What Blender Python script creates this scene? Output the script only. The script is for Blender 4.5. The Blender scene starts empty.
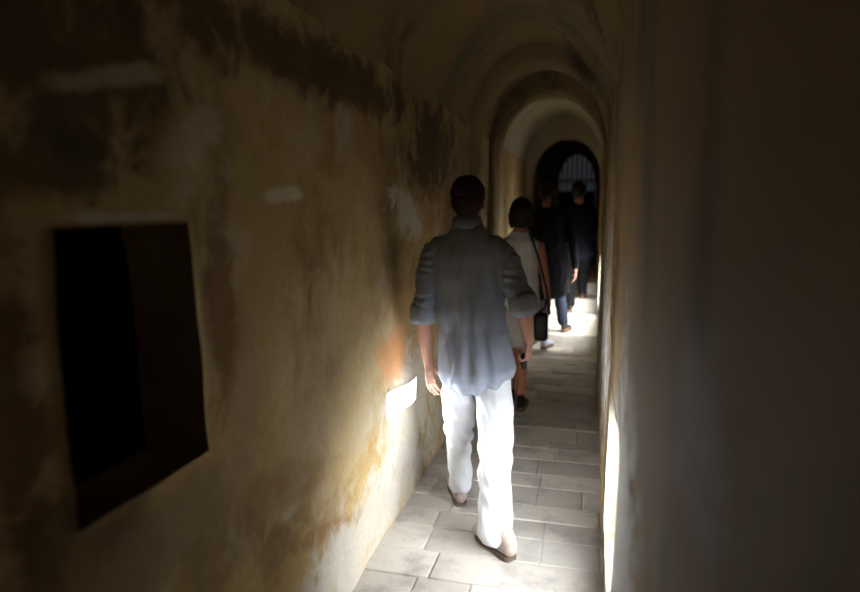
import bpy, bmesh, math, random
from mathutils import Vector, Matrix, noise
C = bpy.context.scene.collection
PI = math.pi

# ------------------------------------------------------------ camera
cd = bpy.data.cameras.new('camera'); cam = bpy.data.objects.new('camera', cd); C.objects.link(cam)
cam.location = (0, 0, 1.64)
cam.rotation_euler = (math.radians(90 - 7.856), 0, math.radians(14.055))
cd.sensor_width = 36; cd.lens = 27.0; cd.clip_start = 0.02; cd.clip_end = 200
cd.dof.use_dof = True; cd.dof.focus_distance = 3.1; cd.dof.aperture_fstop = 1.2
bpy.context.scene.camera = cam

# ------------------------------------------------------------ world, lights, exposure
w = bpy.data.worlds.new('sky'); bpy.context.scene.world = w; w.use_nodes = True
bg = w.node_tree.nodes['Background']; bg.inputs[0].default_value = (.82, .9, 1, 1); bg.inputs[1].default_value = 0.022
vs = bpy.context.scene.view_settings
vs.view_transform = 'Standard'; vs.look = 'None'; vs.gamma = 1; vs.use_curve_mapping = False; vs.exposure = 0.0

def area(name, loc, target, sx, sy, power, col=(1, 1, 1), spread=180):
    l = bpy.data.lights.new(name, 'AREA'); l.shape = 'RECTANGLE'; l.size = sx; l.size_y = sy
    l.energy = power; l.color = col; l.spread = math.radians(spread)
    o = bpy.data.objects.new(name, l); C.objects.link(o); o.location = loc
    o.rotation_euler = (Vector(target) - Vector(loc)).to_track_quat('-Z', 'Y').to_euler()
    return o
# daylight falling through the low slit beside the man
area('daylight_low_slit', (-1.13, 3.22, .62), (0.1, 2.65, .42), .52, .18, 34, (.88, .94, 1))
# daylight through the low opening in the right-hand wall
area('daylight_right_opening', (.135, 2.42, .50), (-.86, 3.15, -.02), .70, .54, 12.5, (.92, .96, 1), 110)
# daylight from the side opening over the steps
area('daylight_side_opening', (.40, 7.50, .75), (-.25, 8.3, .30), .9, .55, 24, (1, .98, .95), 100)
# dim warm fill lamp, added far behind the viewer
area('fill_behind_viewer', (-.43, -1.8, 1.5), (-.43, 3, 1.3), .8, 1.8, .3, (1, .84, .60))

# ------------------------------------------------------------ helpers
def link(o, parent=None):
    C.objects.link(o)
    if parent is not None: o.parent = parent
    return o
def obj(name, me, mat, parent=None, smooth=True):
    o = bpy.data.objects.new(name, me); link(o, parent)
    if mat and not me.materials: me.materials.append(mat)
    if smooth:
        for p in me.polygons: p.use_smooth = True
    return o
def bmobj(name, bm, mat, parent=None, smooth=True):
    me = bpy.data.meshes.new(name); bm.normal_update(); bm.to_mesh(me); bm.free()
    return obj(name, me, mat, parent, smooth)
def struct(o): o['kind'] = 'structure'; return o
def tag(o, label, cat, group=None):
    o['label'] = label; o['category'] = cat
    if group: o['group'] = group
    return o
def empty(name, loc):
    o = bpy.data.objects.new(name, None); C.objects.link(o); o.location = loc; o.empty_display_size = .1
    return o
def keep(o, parent):           # parent a mesh written in world coordinates under an empty
    o.parent = parent; o.matrix_parent_inverse = Matrix.Translation(-parent.location); return o

# ------------------------------------------------------------ materials
class NT:
    def __init__(s, name):
        s.m = bpy.data.materials.new(name); s.m.use_nodes = True; s.t = s.m.node_tree
        s.b = s.t.nodes['Principled BSDF']
    def n(s, typ, **kw):
        nd = s.t.nodes.new(typ)
        for k, v in kw.items(): setattr(nd, k, v)
        return nd
    def l(s, a, b): s.t.links.new(a, b)
    def pos(s): return s.n('ShaderNodeNewGeometry').outputs['Position']
    def noise(s, vec, scale, detail=6, rough=.6, sc=(1, 1, 1), dist=0):
        mp = s.n('ShaderNodeMapping'); s.l(vec, mp.inputs[0]); mp.inputs['Scale'].default_value = sc
        nd = s.n('ShaderNodeTexNoise'); s.l(mp.outputs[0], nd.inputs['Vector'])
        nd.inputs['Scale'].default_value = scale; nd.inputs['Detail'].default_value = detail
        nd.inputs['Roughness'].default_value = rough; nd.inputs['Distortion'].default_value = dist
        return nd.outputs['Fac']
    def ramp(s, f, lo, hi, a=0., b=1.):
        r = s.n('ShaderNodeMapRange'); r.interpolation_type = 'SMOOTHSTEP'; s.l(f, r.inputs[0])
        for i, v in ((1, lo), (2, hi), (3, a), (4, b)): r.inputs[i].default_value = v
        return r.outputs[0]
    def math(s, op, a, b):
        m = s.n('ShaderNodeMath', operation=op)
        for i, v in enumerate((a, b)):
            if isinstance(v, (int, float)): m.inputs[i].default_value = v
            else: s.l(v, m.inputs[i])
        return m.outputs[0]
    def mix(s, f, a, b, typ='MIX'):
        m = s.n('ShaderNodeMix', data_type='RGBA', blend_type=typ)
        for i, v in ((0, f), (6, a), (7, b)):
            if isinstance(v, (int, float)): m.inputs[i].default_value = v
            elif isinstance(v, tuple): m.inputs[i].default_value = (*v, 1)
            else: s.l(v, m.inputs[i])
        return m.outputs[2]
    def bump(s, h, strength, dist):
        b = s.n('ShaderNodeBump'); s.l(h, b.inputs['Height']); b.inputs['Strength'].default_value = strength
        b.inputs['Distance'].default_value = dist; s.l(b.outputs[0], s.b.inputs['Normal'])

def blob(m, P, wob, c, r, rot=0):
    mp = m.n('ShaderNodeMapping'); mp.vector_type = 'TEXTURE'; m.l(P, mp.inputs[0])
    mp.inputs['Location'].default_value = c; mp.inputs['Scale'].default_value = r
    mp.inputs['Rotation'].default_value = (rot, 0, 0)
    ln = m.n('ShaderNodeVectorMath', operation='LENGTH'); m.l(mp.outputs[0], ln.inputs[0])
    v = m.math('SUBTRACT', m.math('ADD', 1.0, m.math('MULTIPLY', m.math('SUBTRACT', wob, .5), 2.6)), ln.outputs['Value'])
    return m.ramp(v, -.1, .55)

def plaster(name, base, alts, blobs=(), bumpd=.012, rough=.9):
    m = NT(name); P = m.pos(); col = base
    for i, (c, sc, lo, hi, st) in enumerate(alts):
        mp = m.n('ShaderNodeMapping'); m.l(P, mp.inputs[0]); mp.inputs['Location'].default_value = (3.1*i+1, 1.7*i, 2.3*i)
        col = m.mix(m.ramp(m.noise(mp.outputs[0], sc, 8, .62, st, .4), lo, hi), col, c)
    wob = m.noise(P, 7, 9, .68, (1, 1, 1), .6)
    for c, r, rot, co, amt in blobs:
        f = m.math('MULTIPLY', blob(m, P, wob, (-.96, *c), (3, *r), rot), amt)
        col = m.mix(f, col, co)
    fine = m.noise(P, 42, 5, .7)
    col = m.mix(m.ramp(fine, .3, .75, 0, .16), col, (.05, .035, .02), 'MIX')
    m.l(col, m.b.inputs['Base Color']); m.b.inputs['Roughness'].default_value = rough
    m.b.inputs['Specular IOR Level'].default_value = .2
    h = m.math('ADD', m.math('MULTIPLY', m.noise(P, 3.5, 9, .6), 1.0), m.math('MULTIPLY', fine, .10))
    m.bump(h, .8, bumpd)
    return m.m
def simple(name, col, rough=.7, metal=0, nscale=0, amt=.3, spec=.3, emit=None, est=0):
    m = NT(name); m.b.inputs['Roughness'].default_value = rough; m.b.inputs['Metallic'].default_value = metal
    m.b.inputs['Specular IOR Level'].default_value = spec
    if nscale:
        f = m.noise(m.pos(), nscale, 5)
        m.l(m.mix(m.ramp(f, .3, .7, 0, amt), col, tuple(x*.45 for x in col)), m.b.inputs['Base Color'])
        m.bump(f, .25, .003)
    else: m.b.inputs['Base Color'].default_value = (*col, 1)
    if emit:
        m.b.inputs['Emission Color'].default_value = (*emit, 1); m.b.inputs['Emission Strength'].default_value = est
    return m.m

OCH = (.36, .25, .09); BRN = (.13, .08, .04); PALE = (.62, .57, .46); OLV = (.21, .175, .10)
M = {}
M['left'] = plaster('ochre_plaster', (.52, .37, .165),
    [((.30, .20, .09), 2.1, .47, .68, (1, 1, 1)), ((.62, .52, .36), 2.2, .50, .75, (1, 1, .8)), (BRN, 1.5, .60, .82, (1, 1, .7)), (PALE, 3.1, .58, .78, (1, 1, 1)), ((.50, .29, .09), 3.3, .55, .78, (1, 1, 1.5))],
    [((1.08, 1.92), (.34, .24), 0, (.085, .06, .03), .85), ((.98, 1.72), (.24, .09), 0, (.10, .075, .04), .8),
     ((2.2, 2.13), (1.5, .13), .03, (.09, .06, .03), .8), ((3.9, 1.98), (.75, .34), .1, (.10, .07, .04), .85), ((4.6, 1.3), (.6, 1.0), 0, (.20, .16, .11), .6),  # band and patch at the vault spring: shade painted into the plaster
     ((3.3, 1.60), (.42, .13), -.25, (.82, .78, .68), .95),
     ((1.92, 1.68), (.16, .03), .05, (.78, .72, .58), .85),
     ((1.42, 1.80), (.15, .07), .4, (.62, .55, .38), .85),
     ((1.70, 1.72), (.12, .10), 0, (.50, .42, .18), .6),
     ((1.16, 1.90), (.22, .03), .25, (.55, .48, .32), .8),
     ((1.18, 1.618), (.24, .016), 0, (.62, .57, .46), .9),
     ((2.35, .95), (.75, .55), 0, (.64, .52, .32), .5), ((3.4, .5), (.7, .45), 0, (.74, .69, .58), .8),  # paler colour paints the glow on mid wall and beside the slit
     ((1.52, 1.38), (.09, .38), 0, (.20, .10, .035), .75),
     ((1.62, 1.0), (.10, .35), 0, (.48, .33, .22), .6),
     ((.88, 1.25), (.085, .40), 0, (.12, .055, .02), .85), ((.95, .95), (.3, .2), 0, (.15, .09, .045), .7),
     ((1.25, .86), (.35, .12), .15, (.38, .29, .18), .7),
     ((1.9, .72), (.5, .09), -.25, (.36, .22, .10), .4),
     ((2.7, .72), (.22, .2), 0, (.52, .45, .32), .4),
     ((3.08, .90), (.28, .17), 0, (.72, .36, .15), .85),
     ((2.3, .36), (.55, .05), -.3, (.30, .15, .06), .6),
     ((2.8, .16), (1.6, .24), 0, (.58, .55, .49), .8)], .014)  # last patch: lit strip along the wall foot, put into the colour
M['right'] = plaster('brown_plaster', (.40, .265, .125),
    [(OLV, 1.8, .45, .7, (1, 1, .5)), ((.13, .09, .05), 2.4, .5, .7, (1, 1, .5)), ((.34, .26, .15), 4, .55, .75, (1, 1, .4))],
    [((.62, 1.42), (.16, .13), 0, (.50, .47, .46), .8), ((1.75, .75), (.62, .62), 0, (.74, .72, .69), .95), ((6, .9), (3.3, .95), 0, (.68, .67, .66), .95), ((.75, 1.1), (.22, .2), 0, (.40, .34, .28), .5)], .006, .8)  # pale patches paint bounced glow and the lit streak onto this wall
M['vault'] = plaster('vault_plaster', (.36, .25, .115),
    [(OLV, 1.5, .45, .65, (1, 1, 1)), ((.09, .06, .035), 1.2, .5, .7, (1, .7, 1)), ((.42, .36, .24), 2.2, .6, .75, (1, 1, 1))], (), .012)
M['pale'] = plaster('limewash_plaster', (.55, .50, .38), [((.33, .29, .2), 1.8, .45, .7, (1, 1, 1))], (), .008)
M['bright_jamb'] = simple('glow_white_jamb', (.8, .8, .78), .9, 0, 14, .15)  # slit jambs whitened, the daylight glow is in their colour
M['recess'] = simple('shade_dark_recess_plaster', (.05, .035, .022), .95, 0, 9, .5)  # darkened colour stands in for shade inside the deep window recess
M['dark'] = simple('unlit_black_back', (.004, .0035, .003), .95, 0, 6)  # near-black colour paints the unlit depth at the back of the recess
M['iron'] = simple('black_iron', (.02, .02, .022), .6, .3, 20)
M['dimpane'] = simple('grey_frosted_pane', (.5, .5, .5), .5, 0, 0, emit=(.9, .95, 1), est=.5)
M['pane'] = simple('bright_frosted_pane', (.9, .92, .95), .5, 0, 0, emit=(.93, .96, 1), est=7)

def floor_mat():
    m = NT('worn_stone_slabs'); P = m.pos()
    at = m.n('ShaderNodeAttribute'); at.attribute_name = 'tint'
    col = m.mix(at.outputs['Fac'], (.40, .37, .33), (.62, .58, .52))
    col = m.mix(m.ramp(m.noise(P, 5, 8, .65), .45, .7, 0, .75), col, (.27, .25, .23))
    col = m.mix(m.ramp(m.noise(P, 60, 4, .7), .45, .7, 0, .1), col, (.15, .14, .12))
    m.l(col, m.b.inputs['Base Color']); m.b.inputs['Roughness'].default_value = .55
    m.bump(m.noise(P, 14, 9, .65), .5, .008)
    return m.m
M['floor'] = floor_mat()

# ------------------------------------------------------------ walls
XL, XR, SPR = -.96, .10, 2.12
def steps(a, b, d):
    n = max(1, int(round((b-a)/d))); return [a+(b-a)*i/n for i in range(n+1)]
def grid_lines(segs, cuts):
    v = []
    for a, b, d in segs: v += steps(a, b, d)
    v = sorted(set(round(x, 5) for x in v))
    for c in cuts: v = [x for x in v if abs(x-c) > .012] + [c]
    return sorted(v)
def warp(y, z, amp, seed):
    p = Vector((seed, y*1.6, z*1.6))
    return amp*noise.noise(p) + amp*.4*noise.noise(p*3.7)
def side_wall(name, X, sgn, holes, mat, amp, seed, zmax=2.34, batter=0):
    ys = grid_lines([(-2, 0, .2), (0, 5, .035), (5, 15, .12)], [h[0] for h in holes]+[h[1] for h in holes])
    zs = grid_lines([(-.02, zmax, .045)], [h[2] for h in holes]+[h[3] for h in holes])
    bm = bmesh.new(); V = {}
    def v(i, j):
        if (i, j) not in V:
            y, z = ys[i], zs[j]
            sk = .08*(1.3-z)*math.exp(-((y-1.41)/.12)**2) if sgn > 0 else 0
            V[i, j] = bm.verts.new((X+warp(y, z, amp, seed)*max(0, min(1, (2.1-z)/.3))+batter*(z-1.0), y+sk, z+(-.17*(y-2.98)*math.exp(-((y-3.2)/.5)**4)*math.exp(-((z-.65)/.3)**2) if sgn > 0 else 0)))
        return V[i, j]
    for i in range(len(ys)-1):
        for j in range(len(zs)-1):
            cy, cz = (ys[i]+ys[i+1])/2, (zs[j]+zs[j+1])/2
            if any(h[0] < cy < h[1] and h[2] < cz < h[3] for h in holes): continue
            q = [v(i, j), v(i+1, j), v(i+1, j+1), v(i, j+1)]
            bm.faces.new(q if sgn > 0 else q[::-1])
    # splayed jambs of every opening
    for h in holes:
        y0, y1, z0, z1, dep, (a0, a1, b0, b1) = h
        loop = [(i, zs.index(z0)) for i in range(ys.index(y0), ys.index(y1))]
        loop += [(ys.index(y1), j) for j in range(zs.index(z0), zs.index(z1))]
        loop += [(i, zs.index(z1)) for i in range(ys.index(y1), ys.index(y0), -1)]
        loop += [(ys.index(y0), j) for j in range(zs.index(z1), zs.index(z0), -1)]
        K = 5; rows = [[v(i, j) for i, j in loop]]
        for k in range(1, K+1):
            t = k/K; row = []
            for (i, j) in loop:
                y, z = ys[i], zs[j]
                fy = a0+(a1-a0)*(y-y0)/(y1-y0); fz = b0+(b1-b0)*(z-z0)/(z1-z0)
                wv = warp(y*3+t, z*3, .012, seed+5)
                q0 = v(i, j).co
                row.append(bm.verts.new((q0.x*(1-t)+(X-sgn*dep)*t, q0.y+(fy-y)*t+wv*(k < K), q0.z+(fz-z)*t+wv*(k < K))))
            rows.append(row)
        L = len(loop)
        for k in range(K):
            for i in range(L):
                q = [rows[k][i], rows[k][(i+1) % L], rows[k+1][(i+1) % L], rows[k+1][i]]
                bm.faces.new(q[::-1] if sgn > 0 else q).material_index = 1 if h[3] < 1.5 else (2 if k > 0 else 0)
    o = struct(bmobj(name, bm, mat)); o.data.materials.append(M['bright_jamb'] if sgn > 0 else M['pale']); o.data.materials.append(M['recess']); return o
LW = [(.99, 1.41, 1.005, 1.60, .9, (.92, 1.36, 1.0, 1.62)),
      (2.92, 3.56, .59, .725, .26, (2.96, 3.50, .59, .725))]
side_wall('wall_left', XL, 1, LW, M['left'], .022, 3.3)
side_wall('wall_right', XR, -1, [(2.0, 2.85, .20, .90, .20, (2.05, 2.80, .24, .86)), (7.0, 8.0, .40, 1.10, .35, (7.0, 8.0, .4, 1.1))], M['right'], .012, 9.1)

def box(bm, x0, x1, y0, y1, z0, z1, bev=0):
    r = bmesh.ops.create_cube(bm, size=1)
    for v in r['verts']:
        v.co = Vector(((x0+x1)/2+v.co.x*(x1-x0), (y0+y1)/2+v.co.y*(y1-y0), (z0+z1)/2+v.co.z*(z1-z0)))
    if bev:
        es = list({e for v in r['verts'] for e in v.link_edges})
        bmesh.ops.bevel(bm, geom=es, offset=bev, segments=2, affect='EDGES', profile=.5)
def panel(name, X, y0, y1, z0, z1, mat, t=.02):
    bm = bmesh.new(); box(bm, X-t, X+t, y0, y1, z0, z1, .004); return struct(bmobj(name, bm, mat, None, False))
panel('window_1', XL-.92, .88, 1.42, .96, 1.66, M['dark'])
panel('window_2', XL-.285, 2.90, 3.58, .44, .80, M['pane'])
panel('window_3', XR+.31, 2.0, 2.85, .2, .9, M['dimpane'], .01)
panel('window_4', XR+.45, 6.95, 8.05, .35, 1.15, M['pane'], .01)

# ------------------------------------------------------------ vault with transverse arches
def profile(x0, x1, spr, crown, n=28, e=1.0):
    cx, a = (x0+x1)/2, (x1-x0)/2
    return [(cx-a*math.cos(PI*k/n), spr+(crown-spr)*math.sin(PI*k/n)**e) for k in range(n+1)]
def vault(name, y0, y1, x0, x1, spr, crown, mat, amp=.02, dy=.08, seed=1):
    bm = bmesh.new(); pr = profile(x0, x1, spr, crown); rows = []
    for y in steps(y0, y1, dy):
        r = []
        for x, z in pr:
            wv = warp(y+x*2, z*1.3+x, amp, seed)
            r.append(bm.verts.new((x+(wv if 0 < pr.index((x, z)) < 28 else 0)*.5, y, z+wv)))
        rows.append(r)
    for a, b in zip(rows, rows[1:]):
        for k in range(28): bm.faces.new((a[k], a[k+1], b[k+1], b[k]))
    return struct(bmobj(name, bm, mat))
def archring(name, y0, y1, x0, x1, spr, crown, mat, t=.35, foot=0):
    # a transverse arch: piers standing on the floor and the ring, with real thickness
    inner = [(x0, foot)]+[(x0, foot+(spr-foot)*k/6) for k in range(1, 6)]+profile(x0, x1, spr, crown)+[(x1, spr-(spr-foot)*k/6) for k in range(1, 6)]+[(x1, foot)]
    cx = (x0+x1)/2
    def out(x, z):
        if z <= spr+1e-6: return (x+(-t if x < cx else t), z)
        d = Vector((x-cx, (z-spr)*1.0)); d.normalize(); return (x+d.x*t, z+d.y*t)
    bm = bmesh.new(); rows = []
    for y, f in ((y0, out), (y0, None), (y0+.012, 'b'), ((y0+y1)/2, 'b'), (y1-.012, 'b'), (y1, None), (y1, out)):
        r = []
        for x, z in inner:
            if callable(f): p = f(x, z)
            elif f == 'b': p = (x+warp(y*2, z*2, .01, 4), z+warp(y*2, x*2, .01, 4))
            else:
                o = out(x, z); p = (x+(o[0]-x)*.04, z+(o[1]-z)*.04)
            r.append(bm.verts.new((p[0], y, p[1])))
        rows.append(r)
    for a, b in zip(rows, rows[1:]):
        for k in range(len(inner)-1): bm.faces.new((a[k], a[k+1], b[k+1], b[k]))
    bmesh.ops.recalc_face_normals(bm, faces=bm.faces)
    return struct(bmobj(name, bm, mat))
vault('ceiling', -2, 6.2, XL-.015, XR+.012, SPR-.02, 2.86, M['vault'], .03, .07, 1)
archring('trim_1', 5.1, 5.5, XL+.03, XR-.012, 2.1, 2.74, M['vault'], .3)
archring('trim_2', 6.1, 6.6, XL+.04, XR-.012, 2.08, 2.70, M['vault'], .4)
vault('ceiling_middle', 6.5, 9.6, XL-.015, XR+.012, SPR-.02, 2.9, M['pale'], .015, .1, 2)
archring('trim_3', 9.5, 10.0, XL+.10, XR-.012, 2.06, 2.62, M['pale'], .5, .6)
vault('ceiling_far', 9.9, 15, XL-.015, XR+.012, SPR-.02, 2.9, M['vault'], .015, .2, 3)
archring('wall_far', 14.35, 14.75, -.78, .06, 2.15, 2.80, M['vault'], .4, .6)

# ------------------------------------------------------------ floor slabs, steps, landing
random.seed(7)
def slabs(name, y0, y1, z, rowh=(.15, .25), lens=(.24, .58)):
    bm = bmesh.new(); tl = bm.loops.layers.color.new('tint')
    box(bm, XL-.03, XR+.03, y0, y1, z-.06, z-.009)
    for f in bm.faces:
        for l in f.loops: l[tl] = (.45, .45, .45, 1)
    y = y0
    while y < y1-.02:
        hh = min(random.uniform(*rowh), y1-y); x = XL-.03-random.uniform(0, .2)
        skew = random.uniform(-.012, .012)
        while x < XR+.03:
            wv = random.uniform(*lens); a, b = max(x, XL-.03), min(x+wv, XR+.03)
            if b-a > .03:
                n0 = len(bm.faces); bm.faces.ensure_lookup_table(); old = set(bm.faces)
                t = random.random(); dz = random.uniform(-.006, 0)
                box(bm, a+.003, b-.003, y+.003, y+hh-.003, z-.05, z+dz, .006)
                new = [f for f in bm.faces if f not in old]
                vs_ = {v for f in new for v in f.verts}; tx, ty = random.uniform(-.01, .01), random.uniform(-.015, .015)
                for v in vs_:
                    v.co.z += (v.co.x-(a+b)/2)*tx+(v.co.y-y-hh/2)*ty
                    v.co.y += (v.co.x-XL)*skew
                for f in new:
                    for l in f.loops: l[tl] = (t, t, t, 1)
            x += wv
        y += hh
    o = bmobj(name, bm, M['floor'], None, False); return struct(o)
slabs('floor', -.6, 7.62, 0)
M['step'] = simple('limewashed_step', (.72, .70, .64), .8, 0, 8, .5)
for k in range(4):
    bm = bmesh.new(); box(bm, XL-.03, XR+.03, 7.62+.38*k, 9.14+.2, .16*k-.02, .16*(k+1), .015)
    struct(bmobj('trim_%d' % (k+4), bm, M['step'], None, False))
slabs('floor_landing', 9.36, 15, .64)

# ------------------------------------------------------------ iron gate at the far end
gate = empty('iron_gate', (-.36, 14.55, .64))
tag(gate, 'dark iron gate with a barred half-round fanlight at the far end of the passage', 'gate')
def tube_bm(bm, pts, r, n=8):
    rings = []
    for i, p in enumerate(pts):
        p = Vector(p); t = (Vector(pts[min(i+1, len(pts)-1)])-Vector(pts[max(i-1, 0)])).normalized()
        s = t.cross(Vector((0, 1, 0)));
        if s.length < .1: s = t.cross(Vector((1, 0, 0)))
        s.normalize(); u = t.cross(s)
        rr = r[i] if isinstance(r, (list, tuple)) else r
        rings.append([bm.verts.new(p+(s*math.cos(2*PI*k/n)+u*math.sin(2*PI*k/n))*rr) for k in range(n)])
    for a, b in zip(rings, rings[1:]):
        for k in range(n): bm.faces.new((a[k], a[(k+1) % n], b[(k+1) % n], b[k]))
    bm.faces.new(rings[0][::-1]); bm.faces.new(rings[-1])
gx, ga = -.36, .41
bm = bmesh.new(); tube_bm(bm, [(x, 14.55, z) for x, z in profile(gx-ga, gx+ga, 2.15, 2.79)], .03)
keep(bmobj('fanlight_frame', bm, M['iron']), gate)
for zz in (2.17, 2.22):
    bm = bmesh.new(); box(bm, gx-ga, gx+ga, 14.53, 14.57, zz-.013, zz+.013, .003)
    keep(bmobj('transom_bar', bm, M['iron'], None, False), gate)
for k in range(7):
    x = gx-ga+ga*2*(k+1)/8; zt = 2.15+.64*math.sqrt(max(0, 1-((x-gx)/ga)**2))
    bm = bmesh.new(); tube_bm(bm, [(x, 14.55, 2.2), (x, 14.55, zt)], .013)
    keep(bmobj('fanlight_bar', bm, M['iron']), gate)
for s in (0, 1):
    x0 = gx-ga+s*ga; bm = bmesh.new()
    for a, b, c, d in ((x0, x0+.04, .66, 2.15), (x0+ga-.04, x0+ga, .66, 2.15), (x0, x0+ga, .66, .74), (x0, x0+ga, 1.93, 1.98)):
        box(bm, a+.003, b-.003, 14.53, 14.57, c, d, .003)
    lf = keep(bmobj('gate_leaf', bm, M['iron'], None, False), gate)
    bm = bmesh.new(); box(bm, x0+.04, x0+ga-.04, 14.54, 14.56, .74, 1.93, .002)
    p = bmobj('leaf_panel', bm, M['iron'], None, False); p.parent = lf
    for k in range(3):
        bm = bmesh.new(); x = x0+ga*(k+1)/4; tube_bm(bm, [(x, 14.55, 1.97), (x, 14.55, 2.15)], .01)
        p = bmobj('leaf_bar', bm, M['iron']); p.parent = lf

# ------------------------------------------------------------ people
def V3(p): return Vector(p)
def tube(bm, pts, side=(1, 0, 0), n=14):
    """pts: (x,y,z,r) or (x,y,z,r_side,r_other); rounded ends"""
    P = [V3(p[:3]) for p in pts]; R = [(p[3], p[4] if len(p) > 4 else p[3]) for p in pts]; rings = []
    N = len(P)
    def frame(i):
        t = (P[min(i+1, N-1)]-P[max(i-1, 0)]).normalized()
        s = V3(side)-t*V3(side).dot(t)
        if s.length < .05: s = V3((0, 1, 0))-t*t.y
        s.normalize(); return t, s, t.cross(s)
    def ring(c, s, u, a, b): rings.append([bm.verts.new(c+s*a*math.cos(2*PI*k/n)+u*b*math.sin(2*PI*k/n)) for k in range(n)])
    t, s, u = frame(0); a, b = R[0]; m = min(a, b)
    for q in (.15, .45, .8): ring(P[0]-t*m*math.cos(q*PI/2)*.9, s, u, a*math.sin(q*PI/2), b*math.sin(q*PI/2))
    for i in range(N): t, s, u = frame(i); ring(P[i], s, u, *R[i])
    t, s, u = frame(N-1); a, b = R[-1]; m = min(a, b)
    for q in (.8, .45, .15): ring(P[-1]+t*m*math.cos(q*PI/2)*.9, s, u, a*math.sin(q*PI/2), b*math.sin(q*PI/2))
    for A, B in zip(rings, rings[1:]):
        for k in range(n): bm.faces.new((A[k], A[(k+1) % n], B[(k+1) % n], B[k]))
    bm.faces.new(rings[0][::-1]); bm.faces.new(rings[-1])
def ball(bm, c, r, rot=0, tilt=0):
    q = bmesh.ops.create_uvsphere(bm, u_segments=20, v_segments=14, radius=1)
    Mx = Matrix.Translation(c) @ Matrix.Rotation(rot, 4, 'Z') @ Matrix.Rotation(tilt, 4, 'X') @ Matrix.Diagonal((*r, 1))
    for v in q['verts']: v.co = Mx @ v.co
def unify(name, bm, voxel, mat, parent, smooth=4, disp=None, factor=.5):
    bmesh.ops.recalc_face_normals(bm, faces=bm.faces)
    me = bpy.data.meshes.new('t'); bm.to_mesh(me); bm.free()
    o = bpy.data.objects.new('t', me); C.objects.link(o)
    r = o.modifiers.new('r', 'REMESH'); r.mode = 'VOXEL'; r.voxel_size = voxel
    s = o.modifiers.new('s', 'SMOOTH'); s.iterations = smooth; s.factor = factor
    dg = bpy.context.evaluated_depsgraph_get(); dg.update()
    m2 = bpy.data.meshes.new_from_object(o.evaluated_get(dg)); bpy.data.objects.remove(o); bpy.data.meshes.remove(me)
    m2.name = name; m2.materials.clear()
    if disp:
        ns = [v.normal.copy() for v in m2.vertices]
        for v, nn in zip(m2.vertices, ns): v.co = v.co+nn*disp(v.co.copy(), nn)
    ob = obj(name, m2, mat)
    return keep(ob, parent)
def rotv(v, ax, a): return Matrix.Rotation(a, 3, ax) @ v
def hand(bm, wrist, d, nrm, thumb, curl=(.25, .3, .2), size=1.0, spread=.05, tcurl=.3):
    w_, d, nrm, s = V3(wrist), V3(d).normalized(), V3(nrm).normalized(), V3(thumb)
    nrm = (nrm-d*nrm.dot(d)).normalized(); s = (s-d*s.dot(d)-nrm*s.dot(nrm)).normalized()
    k = size
    tube(bm, [(*(w_-d*.03*k), .027*k, .021*k), (*w_, .027*k, .019*k), (*(w_+d*.03*k), .035*k, .017*k), (*(w_+d*.065*k), .041*k, .015*k), (*(w_+d*.09*k), .040*k, .012*k)], s)
    for i, (off, L, st) in enumerate(((.030, .075, .092), (.010, .083, .096), (-.011, .077, .093), (-.030, .060, .085))):
        p = w_+d*st*k+s*off*k; q = rotv(d, nrm, 0)
        q = (d+s*spread*(1.2-i*.9)).normalized(); ax = s
        sg = 1 if (d.cross(s)).dot(nrm) < 0 else -1
        seg = [.45*L*k, .3*L*k, .25*L*k]; r0 = (.0092-.0006*i)*k; pts = [(*(p-q*.02*k), r0), (*p, r0)]; a = 0
        for j in range(3):
            a += curl[j]; dd = (q*math.cos(a)+nrm*math.sin(a)).normalized(); p = p+dd*seg[j]
            pts.append((*p, r0*(1-.1*(j+1))))
        tube(bm, pts, s, 8)
    p = w_+d*.022*k+s*.022*k; q = (d*.75+s*.75+nrm*.25).normalized(); pts = [(*p, .013*k)]
    for j in range(3):
        p = p+q*.030*k; pts.append((*p, (.0125-.0012*j)*k)); q = (q+nrm*tcurl+d*.25-s*.2).normalized()
    tube(bm, pts, nrm, 8)
def head(bm, c, yaw, k=1.0, tilt=0):
    c = V3(c); Rz = Matrix.Rotation(yaw, 3, 'Z')   # faces +Y when yaw = 0
    def at(x, y, z): return c+Rz @ Vector((x, y, z))*k
    ball(bm, at(0, -.012, .025), (.076*k, .095*k, .088*k), yaw)
    ball(bm, at(0, .018, -.040), (.058*k, .070*k, .070*k), yaw, -.2)
    ball(bm, at(0, .050, -.080), (.028*k, .026*k, .020*k), yaw)
    tube(bm, [(*at(0, .083, .012), .009*k), (*at(0, .098, -.018), .012*k), (*at(0, .094, -.030), .014*k)], Rz @ Vector((1, 0, 0)), 8)
    tube(bm, [(*at(-.022, .078, -.060), .006*k), (*at(0, .086, -.060), .009*k), (*at(.022, .078, -.060), .006*k)], (0, 0, 1), 8)
    tube(bm, [(*at(-.045, .074, .020), .010*k), (*at(0, .088, .022), .009*k), (*at(.045, .074, .020), .010*k)], (0, 0, 1), 8)
    for s in (-1, 1):
        ball(bm, at(s*.078, -.008, -.010), (.010*k, .020*k, .032*k), yaw+s*.3)
    return at
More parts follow.
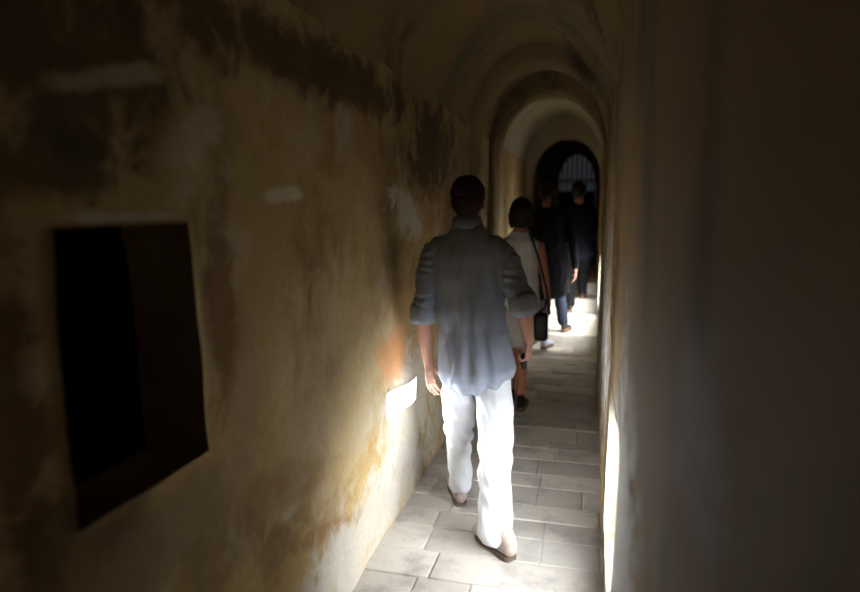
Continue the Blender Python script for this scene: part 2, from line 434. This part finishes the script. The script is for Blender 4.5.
def foot_bm(bm, heel, dirv, L=.27, k=1.0, lift=0, pitch=0):
    h, d = V3(heel), V3(dirv).normalized(); up = Vector((0, 0, 1)); s = d.cross(up).normalized()
    def q(t, z, a, b):
        p = h+d*t*L; zz = z+lift+pitch*(1-t)*L
        return (p.x, p.y, zz+h.z, a*k, b*k)
    tube(bm, [q(.04, .040, .030, .038), q(.18, .045, .036, .043), q(.4, .040, .038, .038), q(.65, .032, .046, .030), q(.85, .027, .046, .025), q(.97, .024, .034, .020)], s, 14)
    tube(bm, [q(.05, .055, .03, .03), (h.x+d.x*.2*L, h.y+d.y*.2*L, h.z+lift+pitch*.8*L+.085, .038*k, .042*k)], s, 12)
def sole_bm(bm, heel, dirv, L=.285, k=1.0, lift=0, pitch=0):
    h, d = V3(heel)-V3(dirv).normalized()*.006, V3(dirv).normalized(); s = d.cross(Vector((0, 0, 1))).normalized()
    out = []
    for t, a in ((0, .022), (.05, .034), (.2, .040), (.45, .039), (.68, .050), (.86, .048), (.96, .033), (1, .018)):
        p = h+d*t*L; out.append((p, a*k, pitch*(1-t)*L+lift))
    n = len(out); rows = []
    for z in (0, .018):
        rows.append([bm.verts.new((p+s*a).to_tuple()[:2]+(h.z+z+dz,)) for p, a, dz in out]+[bm.verts.new((p-s*a).to_tuple()[:2]+(h.z+z+dz,)) for p, a, dz in reversed(out)])
    m = len(rows[0])
    for i in range(m): bm.faces.new((rows[0][i], rows[0][(i+1) % m], rows[1][(i+1) % m], rows[1][i]))
    bm.faces.new(rows[1]); bm.faces.new(rows[0][::-1])
def eyes(parent, at, k, mat):
    for s in (-1, 1):
        bm = bmesh.new(); ball(bm, at(s*.031, .072, .004), (.012*k, .012*k, .010*k)); e = keep(bmobj('eye', bm, mat), parent)
M['skin'] = simple('skin', (.50, .27, .19), .55, 0, 30, .15)
M['skin_red'] = simple('sunburnt_skin', (.52, .21, .13), .55, 0, 30, .15)
M['hair'] = simple('dark_hair', (.022, .012, .010), .6, 0, 60, .5)
M['hair_red'] = simple('dark_reddish_hair', (.03, .009, .009), .6, 0, 60, .5)
M['eye'] = simple('eye_white', (.6, .58, .55), .3)
def cloth(name, col, rough=.85):
    m = NT(name); P = m.pos(); f = m.noise(P, 9, 4, .5)
    m.l(m.mix(m.ramp(f, .35, .7, 0, .22), col, tuple(x*.7 for x in col)), m.b.inputs['Base Color'])
    m.b.inputs['Roughness'].default_value = rough; m.b.inputs['Specular IOR Level'].default_value = .15
    m.b.inputs['Sheen Weight'].default_value = .1 if col[0] > .2 else 0
    m.bump(m.noise(P, 400, 2, .5), .15, .001); return m.m
M['shirt'] = cloth('blue_grey_cotton', (.27, .30, .37)); M['white'] = cloth('white_cotton', (.60, .61, .64))
M['whitetop'] = cloth('offwhite_knit', (.62, .60, .56))
M['black'] = cloth('black_cloth', (.006, .006, .007)); M['navy'] = cloth('navy_cloth', (.005, .006, .012)); M['jean'] = cloth('dark_denim', (.018, .022, .035))
M['suede'] = simple('taupe_suede', (.36, .30, .26), .9, 0, 25, .3); M['sole'] = simple('brown_sole', (.10, .07, .05), .8)
M['blueshoe'] = simple('pale_blue_canvas', (.50, .58, .72), .8, 0, 20, .2); M['blackleather'] = simple('black_leather', (.01, .009, .009), .45, 0, 40, .3)

def folds(scale, amp, sx=(1, 1, 1), seed=0):
    def f(co, n):
        p = Vector((co.x*sx[0], co.y*sx[1], co.z*sx[2]))*scale+Vector((seed, seed*2, 0))
        a = 1-abs(noise.noise(p))*2
        return amp*(a*a-.35)+amp*.4*noise.noise(p*2.7)
    return f

# ---- the man in the blue-grey shirt
man = empty('person', (-.52, 3.1, 0))
tag(man, 'person walking away in a blue-grey shirt with rolled sleeves and bright white trousers', 'person')
hc = (-.592, 3.12, 1.668)
bm = bmesh.new(); at = head(bm, hc, .12, 1.0)
tube(bm, [(-.590, 3.105, 1.64, .058, .060), (-.588, 3.10, 1.57, .058, .060), (-.58, 3.09, 1.50, .075, .07)])
tube(bm, [(-.58, 3.09, 1.44, .15, .08), (-.57, 3.09, 1.3, .13, .09), (-.55, 3.10, 1.1, .13, .10), (-.54, 3.10, .92, .14, .10)])
LE, LWr = (-.800, 3.05, 1.09), (-.788, 3.12, .845)
RE, RWr = (-.305, 3.01, 1.17), (-.285, 3.15, .985)
tube(bm, [(-.755, 3.09, 1.42, .05), (-.79, 3.06, 1.25, .045), (*LE, .040), (-.797, 3.07, 1.03, .041), (-.792, 3.10, .93, .033), (*LWr, .026)])
tube(bm, [(-.40, 3.09, 1.42, .05), (-.35, 3.05, 1.28, .045), (*RE, .040), (-.298, 3.05, 1.12, .041), (-.290, 3.11, 1.04, .033), (*RWr, .026)])
hand(bm, LWr, (.06, .12, -1), (.9, -.25, 0), (.3, 1, 0), (.22, .3, .25), 1.0, .10)
hand(bm, RWr, (-.05, .15, -1), (-.9, .2, 0), (.1, 1, 0), (1.0, 1.35, .8), .98, .03, .5)
for hx, kn, an in (((-.62, 3.10, .9), (-.655, 3.26, .47), (-.665, 3.36, .10)), ((-.46, 3.10, .9), (-.425, 3.05, .48), (-.400, 2.90, .11))):
    tube(bm, [(*hx, .075), (*((V3(hx)+V3(kn))/2), .07), (*kn, .05), (*((V3(kn)+V3(an))/2), .048), (*an, .035)])
foot_bm(bm, (-.655, 3.32, .004), (-.35, 1, 0), .25, .9)
foot_bm(bm, (-.335, 2.84, .012), (-.75, .8, 0), .25, .95)
unify('body', bm, .0045, M['skin'], man, 3)
eyes(man, at, 1, M['eye'])
bm = bmesh.new()
ball(bm, at(0, -.020, .035), (.084, .096, .090), .12)
ball(bm, at(0, -.050, .000), (.078, .066, .080), .12)
ball(bm, at(0, -.060, -.035), (.060, .045, .050), .12)
unify('hair', bm, .005, M['hair_red'], man, 3, lambda co, n: .004*noise.noise(co*90)+.005*noise.noise(co*30))
# shirt
bm = bmesh.new()
tube(bm, [(-.588, 3.10, 1.545, .075, .070), (-.585, 3.09, 1.505, .12, .085), (-.583, 3.09, 1.465, .175, .100), (-.582, 3.09, 1.41, .195, .115),
          (-.575, 3.09, 1.30, .185, .125), (-.565, 3.09, 1.18, .172, .125), (-.555, 3.10, 1.05, .172, .125), (-.545, 3.10, .93, .184, .145), (-.540, 3.10, .84, .192, .155)])
tube(bm, [(-.70, 3.09, 1.445, .070, .075), (-.752, 3.085, 1.40, .065, .07), (-.778, 3.07, 1.30, .060, .065), (-.79, 3.055, 1.20, .056, .062), (-.798, 3.05, 1.13, .056, .062)])
tube(bm, [(-.46, 3.09, 1.445, .070, .075), (-.412, 3.085, 1.40, .065, .07), (-.366, 3.06, 1.32, .062, .066), (-.325, 3.03, 1.24, .058, .064), (-.308, 3.02, 1.205, .058, .062)])
def shirtd(co, n):
    f = folds(5, .010, (1.6, .6, .7), 3)(co, n)
    pleat = .006*math.sin(co.x*70+4*noise.noise(co*4))*max(0, min(1, (1.42-co.z)/.35))
    sl = .012*(1-abs(noise.noise(Vector((co.x*8, co.y*8, co.z*26))))*2.2) if co.x < -.74 or co.x > -.40 and co.z > 1.0 else 0
    return f+pleat+sl*.7
sh = unify('shirt', bm, .007, M['shirt'], man, 5, shirtd)
def ring_part(name, pts, rads, th, mat, parent, disp=0):
    """a hollow band of cloth along pts"""
    bm = bmesh.new(); n = 36; rows = []
    P = [V3(p) for p in pts]
    for i, p in enumerate(P):
        t = (P[min(i+1, len(P)-1)]-P[max(i-1, 0)]).normalized(); s = Vector((1, 0, 0)); s = (s-t*s.dot(t)).normalized(); u = t.cross(s)
        rows.append([p+s*math.cos(2*PI*k/n)*rads[i][0]*(1+disp*noise.noise(Vector((k*.7, i, 0))))+u*math.sin(2*PI*k/n)*rads[i][1] for k in range(n)])
    outer = [[bm.verts.new(q) for q in r] for r in rows]
    inner = [[bm.verts.new(q+(c-q).normalized()*th) for q in r] for r, c in zip(rows, P)]
    seq = outer+inner[::-1]+[outer[0]]
    for a, b in zip(seq, seq[1:]):
        for k in range(n): bm.faces.new((a[k], a[(k+1) % n], b[(k+1) % n], b[k]))
    bmesh.ops.recalc_face_normals(bm, faces=bm.faces)
    me = bpy.data.meshes.new(name); bm.to_mesh(me); bm.free(); o = obj(name, me, mat); o.parent = parent
    o.matrix_parent_inverse = (parent.matrix_parent_inverse).inverted() @ Matrix.Translation(-man.location) if False else Matrix.Identity(4)
    return o
ring_part('rolled_cuff', [(-.796, 3.055, 1.165), (-.798, 3.05, 1.14), (-.80, 3.05, 1.10), (-.80, 3.052, 1.075)], [(.058, .064), (.066, .070), (.066, .070), (.062, .066)], .012, M['shirt'], sh, .1)
ring_part('rolled_cuff', [(-.312, 3.02, 1.235), (-.306, 3.015, 1.21), (-.298, 3.01, 1.17), (-.294, 3.015, 1.15)], [(.060, .062), (.067, .069), (.068, .070), (.063, .066)], .012, M['shirt'], sh, .1)
ring_part('collar', [(-.588, 3.095, 1.53), (-.589, 3.097, 1.56), (-.590, 3.10, 1.592)], [(.088, .082), (.076, .076), (.068, .070)], .008, M['shirt'], sh, .03)
# trousers
bm = bmesh.new()
tube(bm, [(-.54, 3.10, 1.0, .12, .08), (-.54, 3.10, .92, .14, .09), (-.54, 3.10, .86, .15, .095)])
tube(bm, [(-.622, 3.11, .83, .082, .090), (-.635, 3.15, .70, .088, .098), (-.652, 3.24, .50, .076, .082), (-.662, 3.31, .30, .066, .072), (-.665, 3.355, .12, .063, .075)])
tube(bm, [(-.458, 3.11, .83, .082, .090), (-.445, 3.08, .70, .092, .100), (-.425, 3.04, .50, .084, .085), (-.415, 2.96, .30, .080, .080), (-.408, 2.90, .10, .086, .086)])
def trd(co, n):
    f = folds(4.5, .013, (1.2, 1, .8), 8)(co+Vector((0, 0, co.x*.8)), n)
    d = .008*math.sin((co.z+co.x*1.1)*52+3*noise.noise(co*5))*(.4+max(0, noise.noise(co*4)))
    return f*.8+d
tr = unify('trousers', bm, .007, M['white'], man, 4, trd)
for hl, dv in (((-.655, 3.32, .018), (-.35, 1, 0)), ((-.315, 2.83, .018), (-.75, .8, 0))):
    bm = bmesh.new(); foot_bm(bm, hl, dv, .285, 1.22); s = unify('shoe', bm, .005, M['suede'], man, 3)
    bm = bmesh.new(); sole_bm(bm, (hl[0], hl[1], .002), dv); so = bmobj('sole', bm, M['sole'], s, False)
# small dark item at the right fist
bm = bmesh.new(); ball(bm, (-.312, 3.19, .872), (.018, .032, .045), .1, .1)
tag(unify('small_item', bm, .004, M['blackleather'], empty('t0', (0, 0, 0)), 2, lambda co, n: .003*noise.noise(co*60)), 'small dark pouch clutched in the right fist above the white trousers', 'item')
t0 = bpy.data.objects['t0']; p = bpy.data.objects['small_item']; p.parent = None; bpy.data.objects.remove(t0)

# ---- generic companions
def companion(base, hz, headyaw, sw, skin, hairm, top, bottom, shoes, arms, legs, toplen, sleeves, bottoms_from, label, hair_kind='short', lean=0, step=0, k=1.0, face=0):
    x, y, z = base; p = empty('person', (x, y, z)); tag(p, label, 'person')
    def W_(a, b, c): return (x+a, y+b, z+c)
    H = hz
    bm = bmesh.new(); at = head(bm, W_(0, lean, H-.105*k), headyaw, k*.97)
    tube(bm, [(*W_(0, lean, H-.14), .05), (*W_(0, lean, H-.21), .05), (*W_(0, lean-.01, H-.27), .075, .06)])
    tube(bm, [(*W_(0, lean-.01, H-.35), sw*.60, .06), (*W_(0, 0, H-.5), sw*.6, .07), (*W_(0, 0, H-.68), sw*.58, .07), (*W_(0, 0, H*.5), sw*.62, .08)])
    for (s, e, wr, hd) in arms:
        s_, e_, w_ = V3(W_(*s)), V3(W_(*e)), V3(W_(*wr))
        s_ = s_-Vector((0, 0, .015)); tube(bm, [(*s_, .040), (*((s_+e_)/2), .038), (*e_, .034), (*((e_+w_)/2), .031), (*w_, .023)])
        hand(bm, w_, hd[0], hd[1], hd[2], hd[3], .95*k)
    for (h, kn, an, ft, lift) in legs:
        h_, k_, a_ = V3(W_(*h)), V3(W_(*kn)), V3(W_(*an))
        tube(bm, [(*h_, .07), (*((h_+k_)/2), .06), (*k_, .045), (*(k_*.6+a_*.4+Vector((0, -.01, 0))), .045), (*(k_*.25+a_*.75), .036), (*a_, .032)])
        foot_bm(bm, (a_.x, a_.y-.04, z+lift), ft, .23, .85)
    unify('body', bm, .006, skin, p, 3); eyes(p, at, k*.97, M['eye'])
    bm = bmesh.new()
    ball(bm, at(0, -.022, .035), (.086, .098, .092), headyaw); ball(bm, at(0, -.05, -.01), (.080, .068, .085), headyaw)
    if hair_kind == 'bob':
        ball(bm, at(0, -.045, -.05), (.088, .065, .075), headyaw)
        ball(bm, at(0, -.03, .0), (.100, .100, .105), headyaw)
        for s in (-1, 1): ball(bm, at(s*.075, -.015, -.04), (.030, .050, .085), headyaw)
    unify('hair', bm, .006, hairm, p, 3, lambda co, n: .005*noise.noise(co*40))
    bm = bmesh.new(); bot = toplen
    tube(bm, [(*W_(0, lean-.01, H-.285), sw*.45, .065), (*W_(0, lean-.01, H-.33), sw*.82, .09), (*W_(0, 0, H-.42), sw*.86, .105), (*W_(0, 0, H-.6), sw*.80, .11), (*W_(0, 0, max(bot, H*.5)), sw*.92, .12)]
         + ([(*W_(0, 0, bot), sw*1.0, .13)] if bot < H*.5 else []))
    if sleeves:
        for (s, e, wr, hd) in arms:
            s_, e_, w_ = V3(W_(*s)), V3(W_(*e)), V3(W_(*wr)); tube(bm, [(*(s_*.8+V3(W_(0, 0, s[2]))*.2), .066), (*s_, .066), (*((s_+e_)/2), .060), (*e_, .050), (*(e_*.15+w_*.85), .040)])
    unify('jacket' if sleeves else 'sleeveless_dress', bm, .009, top, p, 4, folds(6, .008, (1.5, 1, .7), x*7))
    if bottom:
        bm = bmesh.new(); tube(bm, [(*W_(0, 0, H*.5+.06), sw*.75, .10), (*W_(0, 0, H*.48), sw*.80, .11)])
        for (h, kn, an, ft, lift) in legs:
            h_, k_, a_ = V3(W_(*h)), V3(W_(*kn)), V3(W_(*an)); tube(bm, [(*h_, .088), (*((h_+k_)/2), .082), (*k_, .074), (*((k_+a_)/2), .068), (*(k_*.05+a_*.95), .064)])
        unify('trousers', bm, .009, bottom, p, 4, folds(6, .007, (1, 1, 1), 2))
    for (h, kn, an, ft, lift), sm in zip(legs, shoes):
        a_ = V3(W_(*an)); bm = bmesh.new(); foot_bm(bm, (a_.x, a_.y-.045, z+lift+.016), ft, .25, .98)
        s = unify('shoe', bm, .006, sm, p, 3); bm = bmesh.new(); sole_bm(bm, (a_.x, a_.y-.045, z+lift+.002), ft, .26, .95); bmobj('sole', bm, M['sole'], s, False)
    return p
down = lambda sx: ((0, .05, -1), (-sx, 0, 0), (0, 1, 0), (.3, .4, .3))
# woman in the pale sleeveless dress
companion((-.56, 5.25, 0), 1.70, .25, .19, M['skin_red'], M['hair'], M['whitetop'], None, (M['blackleather'], M['blackleather']),
    [((-.165, 0, 1.34), (-.19, -.03, 1.08), (-.18, .04, .86), down(-1)), ((.155, 0, 1.35), (.205, -.03, 1.08), (.235, .05, .85), down(1))],
    [((-.08, 0, .82), (-.07, .10, .46), (-.07, .12, .09), (-.1, 1, 0), 0), ((.08, 0, .82), (.03, .02, .46), (.04, -.14, .09), (.05, 1, 0), 0)],
    .60, False, 0, 'person in a pale sleeveless dress with bare arm, just beyond the blue-grey shirt', 'bob')
# dark figure on the first step, left
companion((-.50, 7.42, .0), 1.90, 0, .285, M['skin'], M['hair'], M['black'], M['jean'], (M['blueshoe'], M['blackleather']),
    [((-.22, 0, 1.54), (-.27, -.03, 1.24), (-.25, .06, .98), down(-1)), ((.22, 0, 1.54), (.30, -.04, 1.22), (.33, .02, .94), down(1))],
    [((-.10, 0, .98), (-.05, .0, .55), (.0, -.16, .16), (.35, 1, 0), .05), ((.10, 0, .98), (.15, .24, .64), (.20, .30, .27), (.3, 1, 0), .165)],
    .70, True, 0, 'person in a black jacket and dark jeans on the white steps, pale blue shoe behind')
# dark figure, right, further up
companion((-.17, 8.3, .32), 1.62, -.3, .235, M['skin'], M['hair'], M['navy'], M['black'], (M['blackleather'], M['blackleather']),
    [((-.17, 0, 1.28), (-.19, -.03, 1.02), (-.18, .06, .80), down(-1)), ((.165, 0, 1.28), (.19, .02, 1.02), (.12, .22, .98), ((-.2, 1, .3), (-1, 0, 0), (0, 0, 1), (.6, .8, .4)))],
    [((-.08, 0, .78), (-.07, .05, .43), (-.07, -.02, .09), (-.1, 1, 0), 0), ((.08, 0, .78), (.07, .16, .50), (.07, .14, .25), (.1, 1, 0), .16)],
    .76, True, 0, 'person in navy and black against the right wall, furthest up the steps', 'short')

# ---- shoulder bag of the woman
bag = empty('shoulder_bag', (-.36, 5.22, .62))
tag(bag, 'dark shoulder bag on a thin strap, at the hip of the person in pale dress', 'bag')
bm = bmesh.new(); box(bm, -.42, -.31, 4.99, 5.095, .60, .82, .03)
bb = keep(bmobj('bag_body', bm, M['blackleather']), bag)
bm = bmesh.new()
pts = [(-.30, 5.05, .81), (-.33, 5.06, 1.0), (-.39, 5.08, 1.22), (-.455, 5.13, 1.39), (-.48, 5.21, 1.435), (-.47, 5.31, 1.38), (-.44, 5.38, 1.2), (-.44, 5.40, 1.3)][:6]+[(-.455, 5.385, 1.20), (-.40, 5.385, 1.0), (-.345, 5.30, .90), (-.345, 5.12, .84), (-.40, 5.05, .81)]
tube_bm(bm, pts, .009); keep(bmobj('strap', bm, M['blackleather']), bag)
